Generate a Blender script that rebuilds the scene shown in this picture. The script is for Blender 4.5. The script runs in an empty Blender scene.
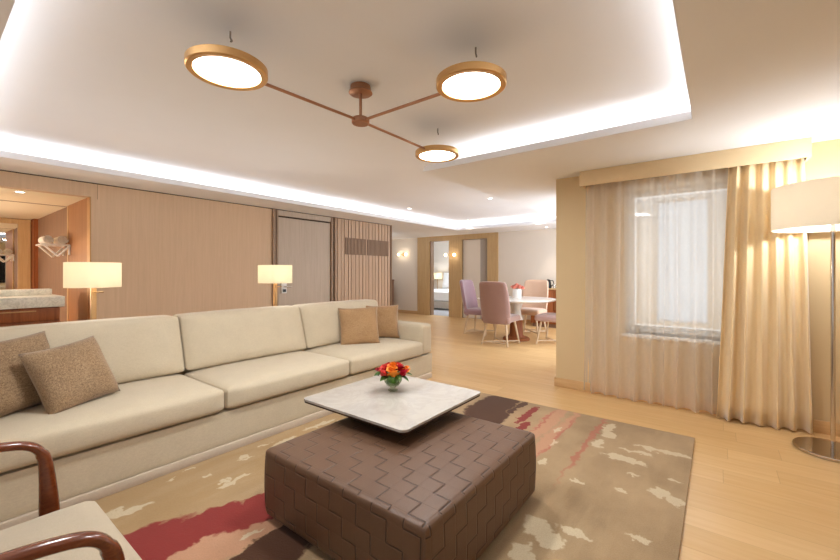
import bpy, bmesh, math, random
from mathutils import Vector, Matrix, Euler, noise
random.seed(7)
S = bpy.context.scene
C = S.collection
PI = math.pi

# ------------------------------------------------------------------ materials
def lin(c):
    out = []
    for v in c[:3]:
        v /= 255.0
        out.append(v / 12.92 if v <= .04045 else ((v + .055) / 1.055) ** 2.4)
    return (*out, 1.0)

class NT:
    def __init__(s, name):
        s.m = bpy.data.materials.new(name); s.m.use_nodes = True
        s.t = s.m.node_tree; s.t.nodes.clear()
        s.out = s.n('ShaderNodeOutputMaterial')
    def n(s, kind, **kw):
        nd = s.t.nodes.new(kind)
        for k, v in kw.items(): setattr(nd, k, v)
        return nd
    def link(s, a, b): s.t.links.new(a, b)
    def put(s, sock, v):
        if hasattr(v, 'is_output'): s.link(v, sock)
        else: sock.default_value = v
    def math(s, op, a, b=None, c=None, clamp=False):
        nd = s.n('ShaderNodeMath', operation=op); nd.use_clamp = clamp
        s.put(nd.inputs[0], a)
        if b is not None: s.put(nd.inputs[1], b)
        if c is not None: s.put(nd.inputs[2], c)
        return nd.outputs[0]
    def vec(s, op, a, b=None, c=None):
        nd = s.n('ShaderNodeVectorMath', operation=op)
        s.put(nd.inputs[0], a)
        if b is not None: s.put(nd.inputs[1], b)
        if c is not None: s.put(nd.inputs[2], c)
        return nd.outputs['Value' if op in ('LENGTH', 'DOT_PRODUCT', 'DISTANCE') else 'Vector']
    def mix(s, f, a, b):
        nd = s.n('ShaderNodeMix', data_type='RGBA')
        s.put(nd.inputs[0], f); s.put(nd.inputs[6], a); s.put(nd.inputs[7], b)
        return nd.outputs[2]
    def coords(s, which='Object', scale=(1, 1, 1)):
        tc = s.n('ShaderNodeTexCoord'); mp = s.n('ShaderNodeMapping')
        s.link(tc.outputs[which], mp.inputs[0]); mp.inputs['Scale'].default_value = scale
        return mp.outputs[0]
    def noise(s, vec, scale=5, detail=4, rough=.55, dist=0):
        nd = s.n('ShaderNodeTexNoise'); s.link(vec, nd.inputs['Vector'])
        nd.inputs['Scale'].default_value = scale; nd.inputs['Detail'].default_value = detail
        nd.inputs['Roughness'].default_value = rough; nd.inputs['Distortion'].default_value = dist
        return nd.outputs['Fac']
    def ramp(s, f, stops):
        nd = s.n('ShaderNodeValToRGB'); s.put(nd.inputs[0], f)
        el = nd.color_ramp.elements
        while len(el) < len(stops): el.new(.5)
        for e, (p, c) in zip(el, stops): e.position = p; e.color = c
        return nd.outputs[0]
    def maprange(s, v, a, b, c=0., d=1., smooth=False):
        nd = s.n('ShaderNodeMapRange'); nd.clamp = True
        if smooth: nd.interpolation_type = 'SMOOTHSTEP'
        s.put(nd.inputs[0], v)
        for i, x in enumerate((a, b, c, d)): nd.inputs[i + 1].default_value = x
        return nd.outputs[0]
    def bsdf(s, col, rough=.5, metal=0., bump=None, bstr=.2, bdist=.01, spec=.5, sheen=0., coat=0., trans=0., alpha=None, ior=None):
        p = s.n('ShaderNodeBsdfPrincipled')
        s.put(p.inputs['Base Color'], col); s.put(p.inputs['Roughness'], rough); s.put(p.inputs['Metallic'], metal)
        p.inputs['Specular IOR Level'].default_value = spec
        if sheen: p.inputs['Sheen Weight'].default_value = sheen
        if coat: p.inputs['Coat Weight'].default_value = coat; p.inputs['Coat Roughness'].default_value = .15
        if trans: p.inputs['Transmission Weight'].default_value = trans
        if ior: p.inputs['IOR'].default_value = ior
        if bump is not None:
            b = s.n('ShaderNodeBump'); b.inputs['Strength'].default_value = bstr; b.inputs['Distance'].default_value = bdist
            s.link(bump, b.inputs['Height']); s.link(b.outputs[0], p.inputs['Normal'])
        return p.outputs[0]
    def done(s, sh): s.link(sh, s.out.inputs['Surface']); return s.m

def paint(name, c, rough=.6, var=.04, scale=3, spec=.3):
    t = NT(name); v = t.coords(); f = t.noise(v, scale, 3)
    a = lin(c); d = tuple(x * (1 - var * 2) for x in a[:3]) + (1,)
    fine = t.noise(v, 180, 2)
    return t.done(t.bsdf(t.mix(f, d, a), rough, bump=fine, bstr=.04, bdist=.002, spec=spec))

def wood(name, c1, c2, scale=(30, 30, 1.2), rough=.45, spec=.4, coat=0., amt=(.35, .68), pores=True):
    t = NT(name); v = t.coords('Object', scale)
    f = t.noise(v, 1.6, 6, .62, .6)
    v2 = t.coords('Object', tuple(x * 4 for x in scale)); g = t.noise(v2, 2.2, 3, .6)
    f2 = t.math('ADD', t.math('MULTIPLY', f, .75), t.math('MULTIPLY', g, .25))
    col = t.mix(t.maprange(f2, *amt), lin(c1), lin(c2))
    return t.done(t.bsdf(col, rough, bump=g if pores else None, bstr=.06, bdist=.002, spec=spec, coat=coat))

def fabric(name, c1, c2, thread=420, rough=.9, sheen=.25, lo=.35, hi=.65, big=8, bstr=.35, tweed=False):
    t = NT(name); v = t.coords()
    f = t.noise(v, thread if not tweed else 210, 2, .6)
    b = t.noise(v, big, 3)
    vx = t.coords('Object', (900, 60, 900)); w = t.noise(vx, 1, 2)
    vy = t.coords('Object', (60, 900, 120)); w2 = t.noise(vy, 1, 2)
    k = t.math('ADD', t.math('MULTIPLY', f, .5), t.math('MULTIPLY', t.math('ADD', w, w2), .25))
    k = t.math('ADD', t.math('MULTIPLY', k, .85), t.math('MULTIPLY', b, .15))
    col = t.mix(t.maprange(k, lo, hi), lin(c1), lin(c2))
    return t.done(t.bsdf(col, rough, bump=k, bstr=bstr, bdist=.004, spec=.15, sheen=sheen))

def metal(name, c, rough=.25, brushed=False):
    t = NT(name); v = t.coords('Object', (4, 4, 120) if brushed else (6, 6, 6)); f = t.noise(v, 3, 3)
    r = t.maprange(f, .2, .8, rough * .8, rough * 1.25)
    a = lin(c); d = tuple(x * .9 for x in a[:3]) + (1,)
    return t.done(t.bsdf(t.mix(f, d, a), r, 1.0))

def emitter(name, c, strength):
    t = NT(name); e = t.n('ShaderNodeEmission')
    v = t.coords(); f = t.noise(v, 4, 1)
    a = lin(c); t.link(t.mix(f, a, tuple(x * .97 for x in a[:3]) + (1,)), e.inputs[0]); e.inputs[1].default_value = strength
    return t.done(e.outputs[0])

def shade_mat(name, c, tr=.55):
    t = NT(name); v = t.coords('Object', (1, 1, 1)); f = t.noise(v, 260, 2)
    a = lin(c); col = t.mix(f, tuple(x * .93 for x in a[:3]) + (1,), a)
    d = t.n('ShaderNodeBsdfDiffuse'); t.link(col, d.inputs[0])
    tl = t.n('ShaderNodeBsdfTranslucent'); t.link(col, tl.inputs[0])
    mx = t.n('ShaderNodeMixShader'); mx.inputs[0].default_value = tr
    t.link(d.outputs[0], mx.inputs[1]); t.link(tl.outputs[0], mx.inputs[2])
    return t.done(mx.outputs[0])

def glass(name, c=(255, 255, 255), rough=.0, mixt=.0):
    t = NT(name); v = t.coords(); f = t.noise(v, 3, 1)
    a = lin(c); col = t.mix(f, a, tuple(x * .98 for x in a[:3]) + (1,))
    tr = t.n('ShaderNodeBsdfTransparent'); t.link(col, tr.inputs[0])
    g = t.n('ShaderNodeBsdfGlossy'); g.inputs['Roughness'].default_value = .02
    fr = t.n('ShaderNodeFresnel'); fr.inputs[0].default_value = 1.45
    mx = t.n('ShaderNodeMixShader'); t.link(t.math('MINIMUM', fr.outputs[0], .6), mx.inputs[0])
    t.link(tr.outputs[0], mx.inputs[1]); t.link(g.outputs[0], mx.inputs[2])
    return t.done(mx.outputs[0])

def marble(name, c1, c2, scale=2.5, rough=.15, vein=.5):
    t = NT(name); v = t.coords()
    n1 = t.noise(v, scale, 7, .62, 1.6)
    vn = t.math('ABSOLUTE', t.math('SUBTRACT', n1, .5))
    veins = t.maprange(vn, 0, .07, 1, 0, True)
    cl = t.noise(v, scale * .8, 5, .6, .4)
    f = t.math('ADD', t.math('MULTIPLY', veins, vein), t.maprange(cl, .45, .75, 0, .55), clamp=True)
    return t.done(t.bsdf(t.mix(f, lin(c1), lin(c2)), rough, spec=.5))

def planks():
    t = NT('oak_floorboards'); v = t.coords('Object')
    sep = t.n('ShaderNodeSeparateXYZ'); t.link(v, sep.inputs[0]); x, y = sep.outputs[0], sep.outputs[1]
    W, L = .19, 1.9
    xi = t.math('FLOOR', t.math('DIVIDE', x, W)); xf = t.math('FRACT', t.math('DIVIDE', x, W))
    wn = t.n('ShaderNodeTexWhiteNoise', noise_dimensions='1D'); t.link(xi, wn.inputs['W'])
    yy = t.math('ADD', t.math('DIVIDE', y, L), t.math('MULTIPLY', wn.outputs[0], 7.3))
    yi = t.math('FLOOR', yy); yf = t.math('FRACT', yy)
    cmb = t.n('ShaderNodeCombineXYZ'); t.link(xi, cmb.inputs[0]); t.link(yi, cmb.inputs[1])
    w2 = t.n('ShaderNodeTexWhiteNoise', noise_dimensions='2D'); t.link(cmb.outputs[0], w2.inputs['Vector'])
    off = t.vec('MULTIPLY_ADD', w2.outputs['Color'], (9, 9, 9), v)
    g = t.noise(t.vec('MULTIPLY', off, (26, 1.6, 1)), 1.5, 5, .6, .5)
    base = t.mix(w2.outputs[0], lin((208, 171, 119)), lin((219, 184, 133)))
    col = t.mix(t.maprange(g, .35, .75, 0, .45), base, lin((192, 148, 94)))
    e1 = t.math('MINIMUM', xf, t.math('SUBTRACT', 1, xf)); e2 = t.math('MINIMUM', yf, t.math('SUBTRACT', 1, yf))
    gap = t.math('MULTIPLY', t.maprange(e1, 0, .012), t.maprange(e2, 0, .0014))
    col = t.mix(t.maprange(gap, 0, 1, .45, 0), col, lin((140, 100, 60)))
    r = t.maprange(g, .3, .8, .3, .42)
    return t.done(t.bsdf(col, r, bump=gap, bstr=.12, bdist=.002, spec=.4))

def rug_mat():
    t = NT('patterned_rug_pile'); P = t.coords('Object')
    nz = t.n('ShaderNodeTexNoise'); t.link(P, nz.inputs['Vector']); nz.inputs['Scale'].default_value = 7; nz.inputs['Detail'].default_value = 5; nz.inputs['Roughness'].default_value = .65
    d1 = t.vec('MULTIPLY', t.vec('SUBTRACT', nz.outputs['Color'], (.5, .5, .5)), (.12, .07, 0))
    nb = t.n('ShaderNodeTexNoise'); t.link(t.vec('MULTIPLY', P, (1, 1, 1)), nb.inputs['Vector']); nb.inputs['Scale'].default_value = 20; nb.inputs['Detail'].default_value = 3
    d2 = t.vec('MULTIPLY', t.vec('SUBTRACT', nb.outputs['Color'], (.5, .5, .5)), (.13, .09, 0))
    Q = t.vec('ADD', t.vec('ADD', P, d1), d2)
    def layer(patches, soft=.06):
        m = None
        for (cx, cy, rx, ry) in patches:
            q = t.vec('MULTIPLY_ADD', Q, (1 / rx, 1 / ry, 0), (-cx / rx, -cy / ry, 0))
            l = t.vec('LENGTH', q)
            m = l if m is None else t.math('MINIMUM', m, l)
        return t.maprange(m, 1 - soft, 1 + soft, 1, 0)
    big = t.noise(P, 2.2, 4); fine = t.noise(P, 160, 2)
    col = t.mix(t.maprange(big, .35, .65), lin((150, 125, 93)), lin((174, 147, 112)))
    sep = t.n('ShaderNodeSeparateXYZ'); t.link(Q, sep.inputs[0])
    col = t.mix(t.maprange(sep.outputs[1], 1.9, 2.2, 0, .55), col, lin((170, 136, 88)))
    col = t.mix(t.maprange(t.noise(t.vec('MULTIPLY', P, (1.2, 5, 1)), 1.6, 4), .5, .62, 0, .4), col, lin((178, 152, 116)))
    pink = layer([(.8, 1.80, .55, .13), (3.1, 1.08, .45, .06), (2.75, .97, .45, .05), (3.2, .95, .35, .03), (1.0, 1.72, .4, .08)], .18)
    col = t.mix(t.math('MULTIPLY', pink, .8), col, lin((192, 142, 112)))
    red = layer([(.35, 2.06, .5, .12), (.75, 1.95, .34, .11), (1.15, 1.86, .3, .12), (1.6, 1.9, .3, .06), (3.17, 1.275, .24, .038), (2.8, 1.21, .22, .035), (1.0, 1.5, .2, .06)])
    col = t.mix(red, col, lin((134, 42, 38)))
    rl = layer([(2.95, .735, .62, .018), (3.1, 1.12, .3, .014), (2.9, .93, .45, .013)], .35)
    col = t.mix(t.math('MULTIPLY', rl, .75), col, lin((172, 96, 78)))
    dk = layer([(3.2, 1.62, .42, .17), (2.85, 1.52, .3, .16), (3.3, 1.42, .22, .03), (.7, 1.50, .5, .12), (1.0, 1.55, .35, .10), (.3, 1.6, .3, .1)])
    col = t.mix(dk, col, lin((76, 45, 28)))
    cream = layer([(2.955, .455, .026, .10), (3.06, .30, .028, .17), (2.795, .47, .036, .13), (3.28, .67, .11, .045), (3.13, .64, .07, .05), (2.93, .67, .07, .035),
                   (2.60, .395, .02, .03), (2.375, .42, .014, .028), (2.67, .19, .02, .04), (2.49, .25, .055, .06), (2.45, .17, .04, .05), (2.34, .635, .022, .035),
                   (1.80, .68, .075, .075), (1.74, .60, .05, .06), (1.86, .52, .03, .08), (1.59, .66, .06, .05), (1.50, .56, .06, .05), (2.46, .885, .05, .02), (2.75, .93, .07, .016), (3.0, .97, .06, .014),
                   (1.35, .40, .08, .06), (2.0, .28, .03, .05), (1.7, .3, .05, .07),
                   (.68, 2.36, .075, .028), (.62, 2.39, .035, .045), (1.09, 2.21, .07, .022), (1.17, 2.225, .05, .018), (1.10, 2.26, .03, .025), (1.31, 2.43, .06, .018), (1.32, 2.46, .025, .03), (.925, 2.525, .025, .01),
                   (1.04, 2.565, .04, .012), (1.065, 2.40, .022, .016), (1.62, 2.46, .10, .02), (1.50, 2.52, .06, .014), (1.95, 2.5, .16, .03), (2.2, 2.42, .12, .02), (1.55, 2.30, .10, .025), (2.6, 2.45, .2, .03),
                   (2.3, 2.1, .14, .04), (.95, 1.70, .06, .015)], .1)
    col = t.mix(t.math('MULTIPLY', cream, .85), col, lin((204, 188, 158)))
    col = t.mix(t.maprange(fine, .3, .7, .16, 0), col, lin((90, 66, 46)))
    return t.done(t.bsdf(col, .95, bump=fine, bstr=.4, bdist=.004, spec=.1, sheen=.2))

def weave_mat():
    t = NT('woven_brown_leather'); v = t.coords('UV')
    sep = t.n('ShaderNodeSeparateXYZ'); t.link(v, sep.inputs[0])
    W, K = .0785, 2
    x = t.math('DIVIDE', sep.outputs[0], W); y = t.math('DIVIDE', sep.outputs[1], W)
    xi, yi = t.math('FLOOR', x), t.math('FLOOR', y); xf, yf = t.math('FRACT', x), t.math('FRACT', y)
    m = t.math('FLOORED_MODULO', t.math('SUBTRACT', xi, yi), K)
    is0 = t.math('COMPARE', m, 0, .1); is2 = t.math('COMPARE', m, K - 1, .1)
    G = .08
    ln = lambda d: t.maprange(d, 0, G, 1, 0, True)
    a = t.math('MULTIPLY', is2, t.math('MAXIMUM', ln(t.math('SUBTRACT', 1, xf)), ln(yf)))
    b = t.math('MULTIPLY', is0, t.math('MAXIMUM', ln(xf), ln(t.math('SUBTRACT', 1, yf))))
    gr = t.math('MAXIMUM', a, b)
    ex = t.math('MINIMUM', xf, t.math('SUBTRACT', 1, xf)); ey = t.math('MINIMUM', yf, t.math('SUBTRACT', 1, yf))
    weak = t.math('MULTIPLY', t.maprange(t.math('MINIMUM', ex, ey), 0, .05, 1, 0), .12)
    height = t.math('SUBTRACT', 1, t.math('MAXIMUM', gr, weak))
    lv = t.coords('Object'); grain = t.noise(lv, 210, 3); blot = t.noise(lv, 5, 3)
    hb = t.math('ADD', height, t.math('MULTIPLY', grain, .12))
    col = t.mix(blot, lin((92, 66, 48)), lin((106, 77, 57)))
    col = t.mix(t.maprange(gr, .45, 1, 0, .95), col, lin((38, 22, 16)))
    return t.done(t.bsdf(col, t.maprange(grain, .2, .8, .38, .52), bump=hb, bstr=.55, bdist=.006, spec=.45))

def sheer_mat():
    t = NT('white_sheer_voile'); v = t.coords('Object', (1, 1, 1)); f = t.noise(t.coords('Object', (60, 60, 30)), 1, 1)
    a = lin((248, 240, 230)); col = t.mix(f, tuple(x * .94 for x in a[:3]) + (1,), a)
    d = t.n('ShaderNodeBsdfDiffuse'); t.link(col, d.inputs[0])
    tl = t.n('ShaderNodeBsdfTranslucent'); t.link(col, tl.inputs[0])
    m1 = t.n('ShaderNodeMixShader'); m1.inputs[0].default_value = .5
    t.link(d.outputs[0], m1.inputs[1]); t.link(tl.outputs[0], m1.inputs[2])
    tr = t.n('ShaderNodeBsdfTransparent')
    m2 = t.n('ShaderNodeMixShader'); t.link(t.maprange(f, .2, .8, .48, .52), m2.inputs[0])
    t.link(m1.outputs[0], m2.inputs[1]); t.link(tr.outputs[0], m2.inputs[2])
    return t.done(m2.outputs[0])

M = {}
M['ceil'] = paint('ceiling_paint', (241, 242, 246), .8, .015)
M['wall'] = paint('warm_plaster', (212, 188, 148), .75, .03)
M['cream'] = paint('cream_paint', (244, 234, 208), .7, .02)
M['wall_pale'] = paint('pale_plaster', (226, 216, 204), .75, .03)
M['panel'] = wood('taupe_panelling', (209, 181, 151), (219, 191, 161), (26, 26, 1.0), .55, spec=.25)
M['door'] = wood('greige_door', (182, 166, 148), (196, 180, 162), (26, 26, 1.0), .5)
M['trimw'] = wood('brown_trim', (146, 120, 98), (162, 136, 112), (26, 26, 1.0), .5)
M['gap'] = paint('shadow_gap', (78, 62, 52), .8, .05)
M['slat'] = wood('slat_wood', (196, 168, 142), (212, 184, 158), (40, 40, 1.2), .5)
M['slatdark'] = wood('slat_backing', (150, 124, 103), (160, 134, 112), (30, 30, 1.2), .6)
M['vent'] = paint('vent_taupe', (122, 98, 82), .6)
M['oak'] = wood('honey_oak', (184, 152, 108), (202, 172, 128), (22, 22, 1.2), .45)
M['walnut'] = wood('red_walnut', (126, 70, 38), (158, 94, 54), (14, 14, 1.2), .5, spec=.3)
M['walnut_dark'] = wood('dark_walnut', (124, 98, 80), (142, 114, 94), (14, 14, 1.0), .6, spec=.2)
M['walnut_gold'] = wood('golden_walnut', (146, 100, 62), (166, 118, 78), (14, 14, 1.0), .5, spec=.3)
M['arm'] = wood('polished_walnut', (92, 42, 20), (124, 62, 30), (7, 40, 40), .22, coat=.5, pores=False)
M['base'] = wood('oak_skirting', (196, 158, 112), (212, 176, 130), (2, 2, 30), .45)
M['floor'] = planks()
M['rug'] = rug_mat()
M['weave'] = weave_mat()
M['sofa'] = fabric('cream_linen', (190, 175, 150), (214, 200, 174))
M['sofa2'] = fabric('sofa_plinth_linen', (196, 178, 158), (212, 196, 176))
M['tweed'] = fabric('brown_tweed', (108, 84, 60), (184, 154, 120), tweed=True, lo=.38, hi=.62, bstr=.6)
M['tweed2'] = fabric('tan_tweed', (142, 108, 74), (190, 154, 114), tweed=True, lo=.38, hi=.62, bstr=.5)
M['chair_fab'] = fabric('stone_linen', (172, 157, 134), (192, 177, 154))
M['mauve'] = fabric('mauve_velvet', (148, 115, 106), (164, 131, 122), sheen=.6, bstr=.1)
M['lilac'] = fabric('lilac_velvet', (146, 118, 128), (164, 136, 146), sheen=.6, bstr=.1)
M['blush'] = fabric('blush_velvet', (198, 164, 140), (212, 180, 156), sheen=.5, bstr=.1)
M['rose_fab'] = fabric('dusty_rose_velvet', (176, 146, 140), (192, 162, 156), sheen=.5, bstr=.1)
M['drape'] = fabric('champagne_satin', (226, 200, 156), (240, 218, 178), rough=.55, sheen=.5, bstr=.08)
M['valance'] = fabric('valance_fabric', (222, 198, 158), (234, 212, 174), bstr=.12)
M['sheer'] = sheer_mat()
M['whitewood'] = wood('limed_wood', (196, 172, 142), (212, 190, 162), (20, 20, 2), .5)
M['marble'] = marble('grey_veined_marble', (184, 176, 166), (148, 142, 136), 3.4, .2, .2)
M['marble2'] = marble('counter_marble', (232, 228, 214), (176, 174, 160), 14, .3, .35)
M['tablewhite'] = marble('white_stone_top', (232, 230, 226), (196, 192, 188), 3, .2, .3)
M['black'] = paint('black_lacquer', (24, 20, 18), .35, .05)
M['darkmetal'] = metal('bronze_edge', (70, 52, 42), .35)
M['copper'] = metal('brushed_copper', (176, 132, 106), .34, True)
M['gold'] = metal('brushed_gold', (214, 172, 116), .34)
M['brass'] = metal('satin_brass', (190, 150, 104), .4)
M['chrome'] = metal('polished_chrome', (206, 196, 186), .1)
M['greypanel'] = paint('grey_lacquer', (176, 168, 160), .3)
M['hookgrey'] = paint('grey_hook_paint', (128, 120, 114), .5)
M['white'] = paint('white_enamel', (238, 236, 232), .4, .02)
M['towel'] = fabric('white_terry', (226, 220, 210), (246, 242, 234), tweed=True)
M['linen'] = fabric('white_bed_linen', (232, 230, 228), (248, 246, 244))
M['headboard'] = fabric('grey_headboard', (182, 172, 162), (196, 188, 178))
M['carpet'] = fabric('grey_carpet', (150, 150, 154), (172, 172, 176))
M['shade'] = shade_mat('lampshade_linen', (250, 240, 218), .6)
M['shade2'] = shade_mat('floor_lampshade', (238, 230, 216), .36)
M['disc'] = emitter('led_disc', (255, 246, 230), 9)
M['led'] = emitter('led_strip', (255, 238, 212), 6)
M['spot'] = emitter('downlight_lens', (255, 244, 226), 12)
M['globe'] = emitter('sconce_globe', (255, 226, 180), 7)
M['glass'] = glass('clear_glass')
M['vase'] = glass('green_tinted_glass', (236, 244, 230))
M['smoke'] = glass('grey_glass', (196, 200, 204))
M['stem'] = paint('green_stems', (120, 172, 48), .5, .15, 20)
M['leaf'] = paint('green_leaves', (64, 96, 34), .5, .15, 20)
M['petal_red'] = paint('crimson_petals', (190, 28, 52), .6, .12, 30)
M['petal_pink'] = paint('coral_petals', (226, 82, 74), .6, .12, 30)
M['petal_orange'] = paint('orange_petals', (236, 138, 40), .6, .12, 30)
M['coral'] = paint('pale_coral_petals', (244, 160, 140), .6, .1, 30)
M['screen'] = paint('tv_screen', (14, 14, 18), .15, .05)
M['stone'] = paint('exterior_render', (236, 238, 242), .8, .1, 1.5)
t_ = NT('silvered_mirror'); f_ = t_.noise(t_.coords(), 3, 1)
M['mirror'] = t_.done(t_.bsdf(t_.mix(f_, lin((228, 228, 224)), lin((232, 232, 228))), .02, 1.0))

# ------------------------------------------------------------------ mesh helpers
def box(bm, lo, hi, bev=0., seg=2):
    r = bmesh.ops.create_cube(bm, size=1.0)
    vs = r['verts']; lo, hi = Vector(lo), Vector(hi); c = (lo + hi) / 2; d = hi - lo
    for v in vs: v.co = Vector((v.co.x * d.x, v.co.y * d.y, v.co.z * d.z)) + c
    if bev:
        es = list({e for v in vs for e in v.link_edges})
        bmesh.ops.bevel(bm, geom=es, offset=bev, segments=seg, affect='EDGES', profile=.5)
    return bm

def BX(lo, hi, bev=0., seg=2): return box(bmesh.new(), lo, hi, bev, seg)

def cyl(bm, p0, p1, r0, r1=None, seg=24, caps=True):
    r1 = r0 if r1 is None else r1
    p0, p1 = Vector(p0), Vector(p1); ax = (p1 - p0); L = ax.length
    q = Vector((0, 0, 1)).rotation_difference(ax.normalized()).to_matrix().to_4x4()
    bmesh.ops.create_cone(bm, cap_ends=caps, segments=seg, radius1=r0, radius2=r1, depth=L, matrix=Matrix.Translation((p0 + p1) / 2) @ q)
    return bm

def CY(*a, **k): return cyl(bmesh.new(), *a, **k)

def lathe(bm, prof, center=(0, 0, 0), seg=40, closed=False):
    c = Vector(center); rings = []
    for (r, z) in prof:
        rings.append([bm.verts.new(c + Vector((r * math.cos(2 * PI * i / seg), r * math.sin(2 * PI * i / seg), z))) for i in range(seg)])
    n = len(rings)
    for a in range(n if closed else n - 1):
        A, B = rings[a], rings[(a + 1) % n]
        for i in range(seg):
            bm.faces.new((A[i], A[(i + 1) % seg], B[(i + 1) % seg], B[i]))
    if not closed:
        if prof[0][0] > 1e-6: bm.faces.new(list(reversed(rings[0])))
        if prof[-1][0] > 1e-6: bm.faces.new(rings[-1])
    return bm

def LA(*a, **k): return lathe(bmesh.new(), *a, **k)

def tube(bm, pts, ra, rb=None, seg=14, up=(0, 1, 0), caps=True):
    """sweep an ellipse (ra along 'side', rb along normal) through points; ra, rb may be lists"""
    pts = [Vector(p) for p in pts]; n = len(pts)
    if rb is None: rb = ra
    A = ra if isinstance(ra, (list, tuple)) else [ra] * n
    B = rb if isinstance(rb, (list, tuple)) else [rb] * n
    rings = []
    for i, p in enumerate(pts):
        tg = (pts[min(i + 1, n - 1)] - pts[max(i - 1, 0)]).normalized()
        side = Vector(up); side = (side - tg * side.dot(tg)).normalized(); nn = tg.cross(side)
        rings.append([bm.verts.new(p + side * math.cos(2 * PI * k / seg) * A[i] + nn * math.sin(2 * PI * k / seg) * B[i]) for k in range(seg)])
    for a in range(n - 1):
        for k in range(seg):
            bm.faces.new((rings[a][k], rings[a][(k + 1) % seg], rings[a + 1][(k + 1) % seg], rings[a + 1][k]))
    if caps:
        bm.faces.new(list(reversed(rings[0]))); bm.faces.new(rings[-1])
    return bm

def spline(pts, n=8):
    P = [Vector(p) for p in pts]; out = []
    for i in range(len(P) - 1):
        p0, p1, p2, p3 = P[max(i - 1, 0)], P[i], P[i + 1], P[min(i + 2, len(P) - 1)]
        for k in range(n):
            u = k / n
            out.append(.5 * ((2 * p1) + (-p0 + p2) * u + (2 * p0 - 5 * p1 + 4 * p2 - p3) * u * u + (-p0 + 3 * p1 - 3 * p2 + p3) * u ** 3))
    out.append(P[-1]); return out

def rbox(lo, hi, r, n=14, fn=None):
    """rounded box with an even grid on each face, optionally deformed by fn(unit coords, point)"""
    bm = bmesh.new(); lo, hi = Vector(lo), Vector(hi); c = (lo + hi) / 2; h = (hi - lo) / 2
    bmesh.ops.create_cube(bm, size=2.0)
    bmesh.ops.subdivide_edges(bm, edges=bm.edges[:], cuts=n, use_grid_fill=True)
    for v in bm.verts:
        u = v.co.copy()
        # concentrate the grid near the edges
        w = Vector([math.copysign(abs(a) ** .75, a) for a in u])
        p = Vector((w.x * h.x, w.y * h.y, w.z * h.z))
        q = Vector([max(-h[i] + r, min(h[i] - r, p[i])) for i in range(3)])
        d = p - q
        if d.length > 1e-9: p = q + d.normalized() * r
        if fn: p = fn(w, p)
        v.co = p + c
    return bm

def finish(bm, smooth=True, angle=40):
    bmesh.ops.recalc_face_normals(bm, faces=bm.faces[:])
    for f in bm.faces: f.smooth = smooth
    lim = math.radians(angle)
    for e in bm.edges:
        if len(e.link_faces) == 2 and e.calc_face_angle(0) > lim: e.smooth = False

def obj(name, bm, mat, parent=None, smooth=True, angle=40, loc=None):
    finish(bm, smooth, angle)
    me = bpy.data.meshes.new(name); bm.to_mesh(me); bm.free()
    me.materials.append(M[mat] if isinstance(mat, str) else mat)
    o = bpy.data.objects.new(name, me); C.objects.link(o)
    if loc is not None: o.location = loc
    if parent is not None: o.parent = parent
    return o

def tag(o, label, cat, group=None, kind=None):
    o['label'] = label; o['category'] = cat
    if group: o['group'] = group
    if kind: o['kind'] = kind
    return o

def thing(name, label, cat, loc=(0, 0, 0), rz=0., group=None):
    o = bpy.data.objects.new(name, None); C.objects.link(o)
    o.empty_display_size = .1
    o.location = loc; o.rotation_euler = (0, 0, rz)
    return tag(o, label, cat, group)

def struct(name, bm, mat, parent=None, label=None, cat=None):
    o = obj(name, bm, mat, parent, smooth=True)
    if parent is None:
        o['kind'] = 'structure'
        o['label'] = label or name.replace('_', ' '); o['category'] = cat or name.split('_')[0]
    return o

def dup(root, loc, rz=None, label=None):
    r = root.copy(); C.objects.link(r); r.location = loc
    if rz is not None: r.rotation_euler = (0, 0, rz)
    if label: r['label'] = label
    for ch in list(root.children):
        c = ch.copy(); C.objects.link(c); c.parent = r
        for g in list(ch.children):
            d = g.copy(); C.objects.link(d); d.parent = c
    return r

def area(name, loc, size, power, color, rot=(0, 0, 0), parent=None, spread=None):
    l = bpy.data.lights.new(name, 'AREA'); l.shape = 'RECTANGLE'; l.size, l.size_y = size
    l.energy = power; l.color = color
    if spread: l.spread = spread
    o = bpy.data.objects.new(name, l); C.objects.link(o); o.location = loc; o.rotation_euler = rot
    if parent: o.parent = parent
    return o

def point(name, loc, power, color, r=.04, parent=None):
    l = bpy.data.lights.new(name, 'POINT'); l.energy = power; l.color = color; l.shadow_soft_size = r
    o = bpy.data.objects.new(name, l); C.objects.link(o); o.location = loc
    if parent: o.parent = parent
    return o

def spotl(name, loc, power, color, angle=80, blend=.6, r=.03):
    l = bpy.data.lights.new(name, 'SPOT'); l.energy = power; l.color = color; l.spot_size = math.radians(angle); l.spot_blend = blend; l.shadow_soft_size = r
    o = bpy.data.objects.new(name, l); C.objects.link(o); o.location = loc
    return o

WARM = (1.0, .88, .74); WARM2 = (.935, .975, 1.0); DAY = (.84, .92, 1.0)

# ------------------------------------------------------------------ the setting
ZS, ZC = 2.21, 2.40         # soffit and upper ceiling
struct('floor', BX((-2.8, -1.6, -.1), (9.0, 9.0, 0)), 'floor', label='pale oak plank floor of the suite', cat='floor')
struct('floor_bedroom', BX((9.0, 4.0, -.1), (13.0, 10.2, .004)), 'carpet', label='grey carpet in the bedroom beyond the doorway', cat='floor')
struct('ceiling', BX((-2.8, -1.6, ZC), (4.55, 9.0, ZC + .1)), 'ceil', label='upper white ceiling above the glowing coves', cat='ceiling')
struct('ceiling_dining', BX((4.55, 1.2, ZC), (13.0, 10.2, ZC + .1)), 'ceil', label='upper white ceiling over the dining end', cat='ceiling')
T = .012
def soffit(n, lo, hi, lab):
    struct(n, BX((lo[0], lo[1], ZS), (hi[0], hi[1], ZS + .02)), 'ceil', label=lab, cat='ceiling')
soffit('ceiling_soffit_left', (-2.8, 4.9 - T), (8.9, 5.5), 'lowered ceiling strip along the panelled wall')
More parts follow.
